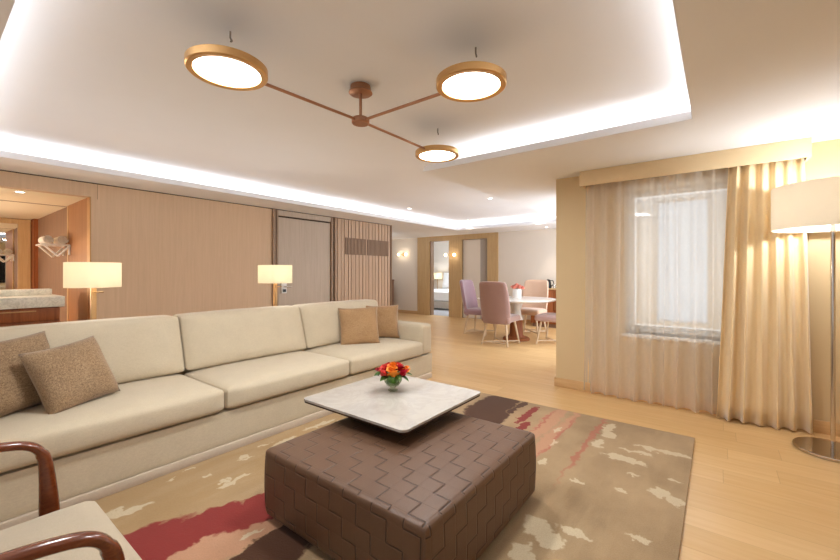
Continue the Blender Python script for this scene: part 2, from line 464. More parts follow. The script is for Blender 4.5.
soffit('ceiling_soffit_rear', (-2.8, .12 + T), (.217 + T, 4.9 - T), 'lowered ceiling at the near end of the tray')
soffit('ceiling_soffit_right', (-2.8, -1.6), (4.55, .12 + T), 'lowered ceiling along the right side')
soffit('ceiling_soffit_window', (3.08 - T, .12 + T), (4.55, 2.3 + T), 'lowered ceiling in front of the curtained window')
soffit('ceiling_soffit_dining', (4.55, 1.2), (7.85, 2.3 + T), 'lowered ceiling at the right of the dining table')
soffit('ceiling_soffit_far', (7.85 - T, 2.3 + T), (8.9, 4.9 - T), 'lowered ceiling along the far wall')
soffit('ceiling_soffit_corner', (7.85, 1.2), (8.9, 2.3 + T), 'lowered ceiling corner above the sideboard')
soffit('ceiling_corridor', (6.17, 5.5), (8.9, 9.0), 'lowered ceiling over the corridor end')
def lip(n, lo, hi, lab):
    struct(n, BX((lo[0], lo[1], ZS + .0202), (hi[0], hi[1], ZS + .055)), 'ceil', label=lab, cat='trim')
lip('trim_1', (.217, 4.9 - T), (7.85, 4.9 + T), 'cove lip along the panelled wall')
lip('trim_2', (.217 - T, .12), (.217 + T, 4.9), 'cove lip at the near end of the tray')
lip('trim_3', (.217, .12 - T), (3.08, .12 + T), 'cove lip at the right of the tray')
lip('trim_4', (3.08 - T, .12), (3.08 + T, 2.3), 'cove lip facing the room before the window')
lip('trim_5', (3.08, 2.3 - T), (7.85, 2.3 + T), 'cove lip beside the dining table ceiling')
lip('trim_6', (7.85 - T, 2.3), (7.85 + T, 4.9), 'cove lip at the far end over the dining table')
# LED strips lying in the coves (real fittings) and their light
def cove(n, lo, hi, power, lab):
    cx, cy = (lo[0] + hi[0]) / 2, (lo[1] + hi[1]) / 2; sx, sy = hi[0] - lo[0], hi[1] - lo[1]
    o = struct(n, BX((lo[0], lo[1], ZS + .021), (hi[0], hi[1], ZS + .027)), 'led', label=lab, cat='light strip')
    area('cove_light', (cx, cy, ZS + .031), (sx, sy), power * max(sx, sy), WARM2, (PI, 0, 0))
COVE = 5.9
cove('trim_7', (-.1, 5.28), (8.3, 5.34), COVE, 'warm light strip hidden in the cove by the panelled wall')
cove('trim_8', (-.06, .3), (0.0, 5.1), COVE * .7, 'warm light strip in the near cove')
cove('trim_9', (.1, -.14), (3.3, -.08), COVE * .55, 'warm light strip in the right cove')
cove('trim_10', (3.32, -.05), (3.38, 2.1), COVE * .5, 'warm light strip in the cove before the window')
cove('trim_11', (8.18, 2.1), (8.24, 5.1), COVE * 1.1, 'warm light strip in the far cove')

# left wall (panelled): Y = 5.5
WL = 5.5
lw = struct('wall_left', BX((1.2, WL, 0), (3.40, WL + .1, ZS - .012)), 'panel', label='taupe wood panelled wall behind the sofa', cat='wall')
struct('panel', BX((-2.8, WL, 2.05), (1.2, WL + .1, ZS - .012)), 'panel', lw)
struct('shadow_gap', BX((-2.8, WL + .006, ZS - .012), (6.17, WL + .1, ZS)), 'gap', lw)
struct('edge_trim', BX((1.188, WL - .012, 0), (1.2, WL + .1, 2.05)), 'brass', lw)
struct('joint', BX((1.255, WL - .0015, 2.03), (1.26, WL, ZS - .012)), 'trimw', lw)
struct('lower_panel', BX((-2.8, WL, 0), (-.7, WL + .1, 2.05)), 'panel', lw)
# entry door
d1 = struct('door_1', BX((3.505, WL + .02, 0.01), (4.555, WL + .07, 2.09)), 'door', label='closed greige door in the panelled wall', cat='door')
fr = bmesh.new()
box(fr, (3.40, WL - .03, 0), (3.445, WL + .1, ZS - .012)); box(fr, (3.47, WL - .015, 0), (3.5, WL + .1, ZS - .012))
box(fr, (4.56, WL - .015, 0), (4.60, WL + .1, ZS - .012)); box(fr, (4.625, WL - .03, 0), (4.655, WL + .1, ZS - .012))
struct('door_frame', fr, 'trimw', d1)
struct('jamb', BX((3.445, WL + .04, 0), (3.47, WL + .1, ZS - .012)), 'gap', d1)
struct('jamb', BX((4.60, WL + .04, 0), (4.625, WL + .1, ZS - .012)), 'gap', d1)
struct('header_panel', BX((3.5, WL, 2.115), (4.56, WL + .1, ZS - .012)), 'door', d1)
struct('header_gap', BX((3.5, WL + .03, 2.09), (4.56, WL + .1, 2.115)), 'gap', d1)
lk = struct('lock_plate', BX((3.565, WL - .006, .88), (3.66, WL + .02, 1.05), .006), 'white', d1)
struct('lever', tube(bmesh.new(), [(3.61, WL - .005, .985), (3.61, WL - .05, .985), (3.70, WL - .055, .985)], .011, up=(0, 0, 1)), 'chrome', lk)
struct('lock_reader', BX((3.585, WL - .012, .90), (3.64, WL - .005, .945)), 'black', lk)
# slatted panel with two grilles
sw = struct('wall_slatted', BX((4.655, WL + .014, 0), (6.17, WL + .1, ZS - .012)), 'slatdark', label='vertical slatted wood panel with two dark grilles', cat='wall')
x = 4.66; i = 0
sl = bmesh.new()
ws = [.034, .024, .04, .03, .024, .036, .03]
while x < 6.14:
    w = ws[i % len(ws)]; box(sl, (x, WL - (.006 if i % 2 else 0), 0), (min(x + w, 6.165), WL + .014, ZS - .012)); x += w + (.012 if i % 3 else .018); i += 1
struct('slats', sl, 'slat', sw)
struct('end_panel', BX((6.165, WL - .015, 0), (6.185, WL + .6, ZS)), 'trimw', sw)
for (a, b) in ((4.89, 5.41), (5.46, 6.08)):
    g = bmesh.new(); box(g, (a, WL - .013, 1.55), (b, WL + .01, 1.86))
    vn = struct('grille', g, 'vent', sw)
    gs = bmesh.new(); xx = a + .01
    while xx < b - .02:
        box(gs, (xx, WL - .022, 1.555), (xx + .022, WL - .013, 1.855)); xx += .036
    struct('grille_slats', gs, 'slatdark', vn)
# corridor end beyond the slats
struct('wall_corridor', BX((6.17, 8.9, 0), (9.05, 9.0, ZC)), 'wall_pale', label='pale wall closing the corridor', cat='wall')
struct('wall_behind', BX((1.3, 8.9, 0), (6.17, 9.0, ZC)), 'wall_pale', label='pale wall behind the panelling', cat='wall')

# vestibule behind the opening at the left
vr = struct('wall_vestibule_right', BX((1.2, WL + .1, 0), (1.3, 8.7, 2.05)), 'walnut_dark', label='dark wood panelled side wall of the vanity alcove', cat='wall')
struct('panel', BX((1.188, WL + .1, 0), (1.2, 6.45, 2.05)), 'walnut_gold', vr)
struct('joint', BX((1.184, 6.45, 0), (1.2, 6.50, 2.05)), 'oak', vr)
struct('corner_post', BX((1.15, 8.45, 0), (1.2, 8.7, 2.05)), 'walnut', vr)
struct('wall_vestibule_rear', BX((-2.8, 8.7, 0), (1.3, 8.8, 2.2)), 'wall', label='beige rear wall of the vanity alcove', cat='wall')
struct('wall_vestibule_left', BX((-.8, WL + .1, 0), (-.7, 8.7, 2.05)), 'panel', label='panelled left side of the vanity alcove', cat='wall')
vc = struct('ceiling_vestibule', BX((-.7, WL + .1, 2.05), (1.3, 8.8, 2.1)), 'cream', label='cream low ceiling of the vanity alcove', cat='ceiling')
struct('ceiling_gap', BX((-.7, 6.55, 2.046), (1.2, 6.58, 2.05)), 'trimw', vc)

# window wall X = 4.19
WX = 4.19; oy0, oy1, oz0, oz1 = -.14, .72, .63, 2.02
ww = bmesh.new()
box(ww, (WX, oy1, 0), (WX + .36, 1.375, ZS)); box(ww, (WX, -1.6, 0), (WX + .36, oy0, ZS))
box(ww, (WX, oy0, 0), (WX + .36, oy1, oz0)); box(ww, (WX, oy0, oz1), (WX + .36, oy1, ZS))
struct('wall_window', ww, 'wall', label='beige wall holding the curtained window', cat='wall')
b_ = bmesh.new(); box(b_, (WX - .014, -1.4, 0), (WX, 1.375, .095), .003); box(b_, (WX - .014, 1.375, 0), (WX + .36, 1.389, .095))
struct('baseboard_window', b_, 'base', label='oak skirting along the window wall', cat='baseboard')
w1 = bmesh.new()
fx0, fx1 = WX + .24, WX + .31
gy0, gy1, gz0, gz1 = -.085, .665, .69, 1.965
box(w1, (fx0, gy1, oz0), (fx1, oy1, oz1)); box(w1, (fx0, oy0, oz0), (fx1, gy0, oz1))
box(w1, (fx0, gy0, oz0), (fx1, gy1, gz0)); box(w1, (fx0, gy0, gz1), (fx1, gy1, oz1))
win = struct('window_1', w1, 'white', label='white framed window behind the sheer curtain', cat='window')
struct('pane', BX((fx0 + .03, gy0, gz0), (fx0 + .036, gy1, gz1)), 'glass', win)
struct('window_sill', BX((WX - .02, oy0 - .02, oz0 - .03), (fx0, oy1 + .02, oz0), .004), 'white', win)
bf = bmesh.new(); by0, by1, bz0, bz1 = .10, .60, .62, 2.10
box(bf, (5.6, -3.0, -1), (5.85, by0, 3.4)); box(bf, (5.6, by1, -1), (5.85, 1.18, 3.4)); box(bf, (5.6, by0, -1), (5.85, by1, bz0)); box(bf, (5.6, by0, bz1), (5.85, by1, 3.4))
struct('wall_lightwell', bf, 'stone', label='pale outer wall with an opening seen through the window', cat='wall')
# right wall with television, and rear wall (behind the camera); openings in both added to admit light
rr = bmesh.new()
box(rr, (-2.8, -1.6, 0), (-2.6, -1.5, ZS)); box(rr, (.3, -1.6, 0), (WX, -1.5, ZS)); box(rr, (-2.6, -1.6, 0), (.3, -1.5, .25)); box(rr, (-2.6, -1.6, 2.1), (.3, -1.5, ZS))
struct('wall_right', rr, 'wall', label='beige wall opposite the sofa', cat='wall')
rw = bmesh.new()
box(rw, (-2.9, -1.6, 0), (-2.8, -.9, ZS)); box(rw, (-2.9, 5.0, 0), (-2.8, 8.8, ZS)); box(rw, (-2.9, -.9, 0), (-2.8, 5.0, .15)); box(rw, (-2.9, -.9, 2.15), (-2.8, 5.0, ZS))
struct('wall_rear', rw, 'wall', label='rear wall with a wide opening added for light', cat='wall')
# dining side and far wall
rr = bmesh.new()
box(rr, (WX + .36, 1.2, 0), (5.2, 1.3, ZC)); box(rr, (8.2, 1.2, 0), (9.05, 1.3, ZC)); box(rr, (5.2, 1.2, 0), (8.2, 1.3, .3)); box(rr, (5.2, 1.2, 2.1), (8.2, 1.3, ZC))  # unseen side opening added to let fill light into the dining end
struct('wall_dining', rr, 'wall_pale', label='pale wall at the right of the dining space', cat='wall')
FX = 8.9
fw = bmesh.new()
for (a, b, z0, z1) in ((6.89, 8.9, 0, ZS + .02), (1.3, 4.35, 0, ZS + .02), (4.35, 6.89, 2.2, ZS + .02)): box(fw, (FX, a, z0), (FX + .15, b, z1))
struct('wall_far', fw, 'wall_pale', label='pale far wall behind the dining table', cat='wall')
b_ = bmesh.new(); box(b_, (FX - .014, 6.89, 0), (FX, 8.9, .09)); box(b_, (FX - .014, 1.3, 0), (FX, 4.35, .09))
struct('baseboard_far', b_, 'base', label='oak skirting along the far wall', cat='baseboard')
fr = bmesh.new()
box(fr, (FX - .03, 6.48, 0), (FX + .15, 6.89, ZS)); box(fr, (FX - .03, 5.41, 0), (FX + .15, 5.81, ZS)); box(fr, (FX - .03, 4.35, 0), (FX + .15, 4.645, ZS))
box(fr, (FX - .03, 5.81, 2.08), (FX + .15, 6.48, ZS)); box(fr, (FX - .03, 4.645, 2.08), (FX + .15, 5.41, ZS))
struct('trim_12', fr, 'oak', label='honey oak casing around the two far doorways', cat='trim')
d2 = struct('door_2', BX((FX + .04, 4.88, .01), (FX + .08, 5.395, 2.07)), 'wall_pale', label='pale door leaf in the right far doorway', cat='door')
struct('door_edge', BX((FX + .03, 5.395, 0), (FX + .15, 5.41, 2.08)), 'gap', d2)
struct('glass_panel', BX((FX + .04, 4.645, .01), (FX + .06, 4.88, 2.08)), 'greypanel', d2)
struct('panel_backing', BX((FX + .09, 4.645, .01), (FX + .12, 5.395, 2.08)), 'headboard', d2)
struct('trim_13', BX((FX + .02, 6.44, 0), (FX + .16, 6.48, 2.08)), 'trimw', label='dark jamb of the bedroom doorway', cat='trim')
# bedroom shell
br = bmesh.new()
box(br, (12.6, 4.0, 0), (12.7, 10.2, ZC)); box(br, (9.05, 10.1, 0), (12.6, 10.2, ZC)); box(br, (9.05, 4.0, 0), (12.6, 4.1, ZC)); box(br, (9.05, 8.9, 0), (9.1, 10.1, ZC))
struct('wall_bedroom', br, 'wall_pale', label='pale bedroom walls seen through the doorway', cat='wall')

# ------------------------------------------------------------------ ceiling lamp
cl = thing('ceiling_lamp', 'three-armed copper ceiling lamp with round glowing discs', 'ceiling lamp', (1.73, 1.80, ZC))
ZL = 2.178 - ZC
obj('canopy', LA([(.062, -.001), (.064, -.012), (.064, -.03), (.07, -.034), (.075, -.046), (.07, -.05), (.0, -.05)], seg=40), 'copper', cl)
obj('stem', CY((0, 0, -.05), (0, 0, ZL + .015), .009), 'copper', cl)
obj('hub', LA([(.0, ZL + .018), (.05, ZL + .018), (.056, ZL + .012), (.056, ZL - .014), (.05, ZL - .02), (0, ZL - .02)]), 'copper', cl)
for (dx, dy) in ((-.822, .04), (-.005, -.805), (.862, .01)):
    L = math.hypot(dx, dy); ux, uy = dx / L, dy / L
    ar = obj('arm', CY((ux * .05, uy * .05, ZL), (ux * (L - .16), uy * (L - .16), ZL), .0085, seg=12), 'copper', cl)
    R = .177
    dc = obj('disc', LA([(0, -.010), (R - .031, -.010), (R - .030, -.019), (R - .006, -.022), (R, -.016), (R, .016), (R - .006, .021), (R - .02, .022), (0, .022)], (0, 0, 0), 56), 'gold', cl, loc=(dx, dy, ZL))
    df = obj('diffuser', LA([(0, -.0165), (R - .033, -.0165), (R - .033, -.0105), (0, -.0105)], (0, 0, 0), 56), 'disc', dc)
    df['label'] = 'glowing white diffuser'
    area('disc_light', (dx, dy, ZL - .03), (.26, .26), 15.5, WARM2, (0, 0, 0), cl).data.shape = 'DISK'
for (hx, hy, lab) in ((.95, 1.90, 'small hook on the ceiling above the left lamp disc'), (1.80, 1.01, 'small hook on the ceiling above the right lamp disc'), (2.63, 1.83, 'small hook on the ceiling above the farthest lamp disc')):
    h = tube(bmesh.new(), spline([(hx, hy, ZC), (hx, hy, ZC - .03), (hx + .008, hy, ZC - .042), (hx, hy - .004, ZC - .05)], 5), .0045, seg=8)
    tag(obj('ceiling_hook', h, 'hookgrey'), lab, 'hook', 'hooks above the lamp discs')

# downlights
def downlight(x, y, z, lab, power=14, angle=90):
    t = thing('downlight', lab, 'downlight', (x, y, z), group='recessed ceiling downlights')
    obj('ring', LA([(.032, -.001), (.045, -.004), (.047, 0), (.047, .0), (.032, 0)], closed=True, seg=28), 'white', t)
    obj('lens', LA([(0, -.0015), (.032, -.0015), (.032, 0), (0, 0)], seg=28), 'spot', t)
    spotl('downlight_beam', (x, y, z - .01), power, WARM, angle)
downlight(5.63, 4.56, ZC, 'round recessed downlight above the slatted panel end')
downlight(7.73, 4.54, ZC, 'round recessed downlight just before the far cove corner')
downlight(5.64, 2.90, ZC, 'round recessed downlight nearest to the ceiling tray corner', 22)
downlight(7.78, 2.90, ZC, 'round recessed downlight above the far dining chair', 22)
downlight(8.5, 3.0, ZS, 'round recessed downlight in the lowered strip by the far wall', 26, 70)
downlight(.68, 5.75, 2.05, 'round recessed downlight in the vanity alcove ceiling', 30, 120)

# ------------------------------------------------------------------ curtains
def curtain(y0, y1, xf, z0, z1, folds, amp, seed, n=220, rows=14, gather=.0, ph=0., bot=None):
    rnd = random.Random(seed); bm = bmesh.new()
    f = [rnd.uniform(.75, 1.25) for _ in range(folds + 2)]; am = [rnd.uniform(.65, 1.2) for _ in range(folds + 2)]
    tot = sum(f[:folds]); grid = []
    for j in range(rows + 1):
        v = j / rows; row = []          # v = 0 at the bottom
        for i in range(n + 1):
            u = i / n; k = 0; s = u * tot
            while k < folds - 1 and s > f[k]: s -= f[k]; k += 1
            a = s / f[k]
            w = math.sin(2 * PI * a + ph); w = math.copysign(abs(w) ** .8, w)
            A = amp * am[k] * (1 - .45 * v)
            uu = u + .003 * math.sin(5 * v + k * 2.1)
            yb = y0 + (y1 - y0) * uu
            if bot: yb = yb * v + (bot[0] + (bot[1] - bot[0]) * uu) * (1 - v)
            xx = xf(u) + A * w + .004 * math.sin(4 * v + k)
            yy = yb + .25 * A * math.cos(2 * PI * a + ph) * (.6 + .4 * (1 - v))
            zz = z0 + (z1 - z0) * v + (.006 * math.sin(k * 1.7) if j == 0 else 0)
            row.append(bm.verts.new((xx, yy, zz)))
        grid.append(row)
    for j in range(rows):
        for i in range(n):
            bm.faces.new((grid[j][i], grid[j][i + 1], grid[j + 1][i + 1], grid[j + 1][i]))
    return bm
sh = obj('sheer_curtain', curtain(1.055, -.10, lambda u: 4.115 + (.04 * (1 - u * 12) if u < .08 else 0), .02, 2.16, 10, .042, 3, bot=(1.075, -.1)), 'sheer', angle=180)
tag(sh, 'white translucent sheer curtain hanging before the window', 'curtain')
dr = obj('drape', curtain(-.075, -.52, lambda u: 4.058 + .06 * u * u, .012, 2.16, 6, .042, 11, bot=(-.0, -.575)), 'drape', angle=180)
so = dr.modifiers.new('thickness', 'SOLIDIFY'); so.thickness = .004
tag(dr, 'champagne satin drape gathered at the right of the window', 'curtain')
va = bmesh.new()
box(va, (4.0, -.545, 2.065), (4.02, 1.085, ZS - .001), .003); box(va, (4.02, 1.065, 2.065), (WX, 1.085, ZS - .001)); box(va, (4.02, -.545, 2.065), (WX, -.525, ZS - .001))
tag(obj('valance', va, 'valance'), 'straight beige fabric pelmet box above the curtains', 'valance')

# ------------------------------------------------------------------ sofa
sf = thing('sofa', 'long cream linen three-cushion sofa along the rug', 'sofa', (0, 0, 0))
SX0, SX1, SY0, SY1 = -.03, 3.69, 2.63, 3.58
obj('plinth', BX((SX0 + .03, SY0 + .0, 0.0), (SX1 - .03, SY1 - .03, .055), .004), 'sofa2', sf)
obj('base', rbox((SX0 + .0, SY0 + .012, .055), (SX1, SY1, .275), .012, 8), 'sofa', sf)
js = [.17, 1.283, 2.397, 3.49]
def crown(k, side=.0):
    def f(w, p):
        c = max(0, 1 - w.x ** 4) * max(0, 1 - w.y ** 4)
        p.z += k * c if p.z > 0 else 0
        p.y -= side * (1 - w.z ** 2) * max(0, 1 - w.x ** 6) if w.y < -.9 else 0
        return p
    return f
for a, b in zip(js, js[1:]):
    obj('seat_cushion', rbox((a + .003, SY0 - .015, .284), (b - .003, 3.34, .437), .035, 16, crown(.022, .012)), 'sofa', sf)
for a, b in zip(js, js[1:]):
    e = .04 if b > 3.4 else 0
    def back(w, p):
        c = max(0, 1 - w.x ** 4) * max(0, 1 - w.z ** 4)
        if w.y < 0: p.y -= .045 * c
        p.y += .13 * (w.z + 1) * .5 + .0
        p.z += .006 * (1 - w.x ** 2) * (w.z > .5)
        return p
    obj('back_cushion', rbox((a + .004, 3.235, .452), (b + e - .004, 3.43, .875), .03, 18, back), 'sofa', sf)
obj('back_frame', rbox((SX0 + .0, 3.46 + .1, .2), (SX1, 3.60, .66), .02, 8), 'sofa', sf)
for a, b in ((SX0, .168), (3.492, SX1)):
    obj('arm', rbox((a, SY0 + .012, .2765), (b, 3.56, .625), .04, 12), 'sofa', sf)

def pillow(name, size, th, mat, label, loc, rot, seed, group='brown throw pillows on the sofa'):
    n = 26; bm = bmesh.new(); rnd = random.Random(seed); top = {}; bot = {}
    for i in range(n + 1):
        for j in range(n + 1):
            u, v = 2 * i / n - 1, 2 * j / n - 1
            k = max(0, (1 - u ** 4) * (1 - v ** 4)) ** .55
            pin = 1 - .075 * (1 - u * u) * abs(v) ** 3 ; pin2 = 1 - .075 * (1 - v * v) * abs(u) ** 3
            wr = .006 * noise.noise(Vector((u * 2.2 + seed, v * 2.2, 0)))
            x, z = u * size / 2 * pin2, v * size / 2 * pin
            edge = i in (0, n) or j in (0, n)
            top[i, j] = bm.verts.new((x, -th / 2 * k - wr * k, z))
            bot[i, j] = top[i, j] if edge else bm.verts.new((x, th / 2 * k + wr * k, z))
    for i in range(n):
        for j in range(n):
            bm.faces.new((top[i, j], top[i + 1, j], top[i + 1, j + 1], top[i, j + 1]))
            bm.faces.new((bot[i, j + 1], bot[i + 1, j + 1], bot[i + 1, j], bot[i, j]))
    o = obj(name, bm, mat, angle=180); o.location = loc; o.rotation_euler = rot
    return tag(o, label, 'pillow', group)
R_ = math.radians
pillow('throw_pillow', .39, .15, 'tweed', 'brown tweed pillow at the left sofa end, in front of its twin', (.572, 2.985, .625), Euler((R_(-26), R_(-6), R_(24)), 'XYZ'), 1)
pillow('throw_pillow', .43, .15, 'tweed', 'brown tweed pillow half hidden at the left edge of the sofa', (.335, 3.10, .65), Euler((R_(-22), R_(-4), R_(22)), 'XYZ'), 2)
pillow('throw_pillow', .43, .14, 'tweed2', 'tan pillow overlapping the last back cushion of the sofa', (2.94, 3.08, .635), Euler((R_(-20), R_(-2), R_(-38)), 'XYZ'), 3)
pillow('throw_pillow', .40, .14, 'tweed2', 'tan pillow leaning on the far sofa arm', (3.365, 3.14, .635), Euler((R_(-16), R_(-1), R_(-48)), 'XYZ'), 4)

# ------------------------------------------------------------------ lamps behind the sofa
def sofa_lamp(loc, lab):
    t = thing('standing_lamp', lab, 'lamp', loc, group='lamps behind the sofa')
    obj('foot', LA([(.0, 0), (.12, 0), (.12, .012), (.11, .018), (0, .018)]), 'brass', t)
    obj('pole', BX((-.017, -.012, .018), (.017, .012, 1.20), .002), 'brass', t)
    obj('switch_arm', tube(bmesh.new(), [(0.0, -.012, 1.065), (.03, -.03, 1.065), (.055, -.035, 1.065)], .004, up=(0, 0, 1), seg=8), 'brass', t)
    R = .172
    s = obj('lamp_shade', LA([(R, 1.103), (R, 1.292), (R - .003, 1.292), (R - .003, 1.103)], closed=True, seg=56), 'shade', t)
    obj('shade_carrier', CY((0, 0, 1.2), (0, 0, 1.215), .02, seg=16), 'brass', t)
    point('bulb', (0, 0, 1.235), 8.0, WARM2, .035, t)
    return t
sofa_lamp((.845, 3.80, 0), 'drum-shaded standing lamp behind the left sofa cushion')
sofa_lamp((2.35, 3.74, 0), 'drum-shaded standing lamp in front of the closed door')

# ------------------------------------------------------------------ rug, ottoman, tray table
rg = obj('rug', rbox((-.15, .132, .001), (3.47, 2.612, .014), .006, 10), 'rug'); tag(rg, 'tan abstract patterned rug with red, brown and cream patches', 'rug')
RG = .0145
ot = thing('ottoman', 'square brown woven leather ottoman on the rug', 'ottoman', (1.54, 1.265, RG))
def otto():
    hx, hy, H = .497, .49, .345 - .03
    def f(w, p):
        p.z += .012 * max(0, 1 - w.x ** 2) * max(0, 1 - w.y ** 2) * (p.z > 0)
        k = .006 * (1 - w.z ** 2)
        return p + Vector((k * w.x, k * w.y, 0))
    bm = rbox((-hx, -hy, .025), (hx, hy, .348), .022, 30, f)
    uv = bm.loops.layers.uv.new('UVMap')
    bmesh.ops.recalc_face_normals(bm, faces=bm.faces[:])
    for fc in bm.faces:
        nrm = fc.normal; ax = max(range(3), key=lambda i: abs(nrm[i]))
        for l in fc.loops:
            c = l.vert.co
            l[uv].uv = (c.x, c.y) if ax == 2 else ((c.x, c.z * .98 + .01) if ax == 1 else (c.z * .98 + .01, c.y * 1.0))
    return bm
ob = obj('body', otto(), 'weave', ot)
obj('plinth', BX((-.44, -.43, 0), (.44, .43, .027)), 'black', ot)
tb = thing('tray_table', 'square marble tray table raised over the back of the ottoman', 'table', (1.81, 1.585, 0))
ZT = .462
def rounded_slab(hx, hy, r, z0, z1, bev=.002):
    bm = bmesh.new(); ring = []
    for (cx, cy, a0) in ((hx - r, hy - r, 0), (-hx + r, hy - r, 90), (-hx + r, -hy + r, 180), (hx - r, -hy + r, 270)):
        for k in range(9):
            a = math.radians(a0 + k * 90 / 8); ring.append((cx + r * math.cos(a), cy + r * math.sin(a)))
    f0 = bm.faces.new([bm.verts.new((x, y, z0)) for x, y in ring])
    r_ = bmesh.ops.extrude_face_region(bm, geom=[f0])
    for v in r_['geom']:
        if isinstance(v, bmesh.types.BMVert): v.co.z = z1
    return bm
obj('table_top', rounded_slab(.388, .40, .035, ZT - .012, ZT), 'marble', tb)
obj('top_edge', rounded_slab(.386, .398, .035, ZT - .022, ZT - .0121), 'darkmetal', tb)
obj('under_frame', rounded_slab(.29, .30, .03, ZT - .05, ZT - .0221), 'black', tb)
obj('column', BX((-.12, .18, .01 + RG), (.12, .26, ZT - .05), .006), 'black', tb)
obj('foot', BX((-.22, .18, RG), (.22, .38, RG + .01), .003), 'black', tb)

# flower bowl on the tray table
fx_, fy_ = 1.87, 1.65
vz = thing('flower_bowl', 'small glass bowl of red and orange roses on the marble table', 'flowers', (fx_, fy_, ZT))
obj('glass_bowl', LA([(0, .0005), (.024, .0005), (.028, .006), (.014, .012), (.014, .02), (.036, .034), (.05, .056), (.052, .08), (.046, .098), (.0445, .098), (.05, .08), (.048, .057), (.035, .038), (0, .026)], seg=36), 'vase', vz)
obj('cut_stems', LA([(0, .030), (.03, .037), (.044, .057), (.046, .078), (.04, .09), (0, .092)], seg=24), 'stem', vz)
def rose(r, rnd):
    bm = bmesh.new()
    for (rad, cnt, tilt, h) in ((.34, 3, .12, .75), (.62, 5, .35, .6), (.95, 6, .7, .45)):
        for k in range(cnt):
            a0 = 2 * PI * k / cnt + rnd.random(); g = []
            for i in range(5):
                row = []
                for j in range(5):
                    u, v = (i / 4 - .5) * 2, j / 4
                    aa = a0 + u * PI / cnt * 1.35
                    rr = r * rad * (.25 + .75 * math.sin(v * 1.5)) * (1 - .12 * u * u) + r * tilt * .25 * v * v
                    z = r * h * (v * 1.5 - .55) * (1 - .25 * u * u) - (r * .25 * v ** 3 if tilt > .5 else 0)
                    row.append(bm.verts.new((rr * math.cos(aa), rr * math.sin(aa), z)))
                g.append(row)
            for i in range(4):
                for j in range(4): bm.faces.new((g[i][j], g[i + 1][j], g[i + 1][j + 1], g[i][j + 1]))
    bmesh.ops.create_icosphere(bm, subdivisions=2, radius=r * .45)
    return bm
vz.scale = (1.16, 1.16, 1.12)
rnd = random.Random(5)
cols = ['petal_orange', 'petal_red', 'petal_pink', 'petal_orange', 'petal_red', 'petal_pink', 'petal_orange', 'petal_red', 'petal_orange', 'petal_red', 'petal_pink', 'petal_orange', 'petal_red']
for k, cname in enumerate(cols):
    if k == 0: a, rr, zz = 0, 0, .142
    elif k < 6: a, rr, zz = k * 1.256, .042, .13
    else: a, rr, zz = k * .898 + .3, .072, .108
    o = obj('rose', rose(.031, rnd), cname, vz, angle=180)
    o.location = (rr * math.cos(a), rr * math.sin(a), zz); o.rotation_euler = (rr * 9 * -math.sin(a) * 1.0, rr * 9 * math.cos(a), rnd.random() * 6)
def leaf_bm(L, W, droop):
    bm = bmesh.new(); g = []
    for i in range(7):
        u = i / 6; w = W * math.sin(PI * min(1, u * .95 + .05)) ** .8
        row = [bm.verts.new((u * L, s * w, -droop * u * u - abs(s) * w * -.25)) for s in (-1, -.5, 0, .5, 1)]; g.append(row)
    for i in range(6):
        for j in range(4): bm.faces.new((g[i][j], g[i + 1][j], g[i + 1][j + 1], g[i][j + 1]))
    return bm
for k in range(12):
    o = obj('leaf', leaf_bm(.075, .018, .02), 'leaf', vz, angle=180)
    a = k * 2 * PI / 12 + .1; o.location = (.035 * math.cos(a), .035 * math.sin(a), .098 + (k % 3) * .006); o.rotation_euler = (rnd.uniform(-.4, .4), rnd.uniform(-.15, .35), a)

# ------------------------------------------------------------------ armchair at the lower left
ac = thing('armchair', 'walnut armchair with stone linen seat in the corner by the sofa', 'armchair', (0, 1.472, 0))
obj('seat_cushion', rbox((-.33, -.335, .30), (.392, .268, .437), .03, 16, crown(.018, 0)), 'chair_fab', ac)
obj('seat_frame', BX((-.33, -.345, .235), (.345, .345, .297), .008), 'arm', ac)
def bk(w, p): p.x -= .12 * (w.z + 1) * .5; p.x += .03 * max(0, 1 - w.y ** 2) * max(0, 1 - w.z ** 2) * (w.x > 0); return p
obj('back_cushion', rbox((-.47, -.31, .40), (-.34, .31, .86), .04, 12, bk), 'chair_fab', ac)
obj('back_frame', tube(bmesh.new(), spline([(-.46, -.36, .297), (-.53, -.36, .6), (-.61, -.34, .88), (-.62, 0, .91), (-.61, .34, .88), (-.53, .36, .6), (-.46, .36, .297)], 6), .018, up=(1, 0, .2)), 'arm', ac)
for s in (-1, 1):
    y = .374 * s
    pts = spline([(-.55, y * .9, .60), (-.40, y, .652), (-.15, y, .672), (.06, y, .664), (.18, y, .650), (.245, y, .628), (.275, y, .585), (.284, y, .52), (.290, y, .40), (.296, y, .2), (.300, y, RG)], 6)
    n = len(pts); wa = []; wb = []
    for p in pts:
        if p.z > .6: wa.append(.021); wb.append(.0145)
        elif p.z > .3: wa.append(.017); wb.append(.0175 + .010 * min(1, (.6 - p.z) / .2))
        else: wa.append(.016); wb.append(.0275 - .012 * (.3 - p.z) / .3)
    wa[0] = wb[0] = .008
    obj('arm', tube(bmesh.new(), pts, wa, wb, seg=18), 'arm', ac)
for s in (-1, 1):
    obj('rear_leg', tube(bmesh.new(), [(-.45, .36 * s, .30), (-.5, .36 * s, .15), (-.58, .36 * s, .0)], [.02, .018, .014]), 'arm', ac)
    obj('side_rail', BX((.27, (.352 * s) - .006, .245), (.30, (.352 * s) + .006, .285)), 'arm', ac)

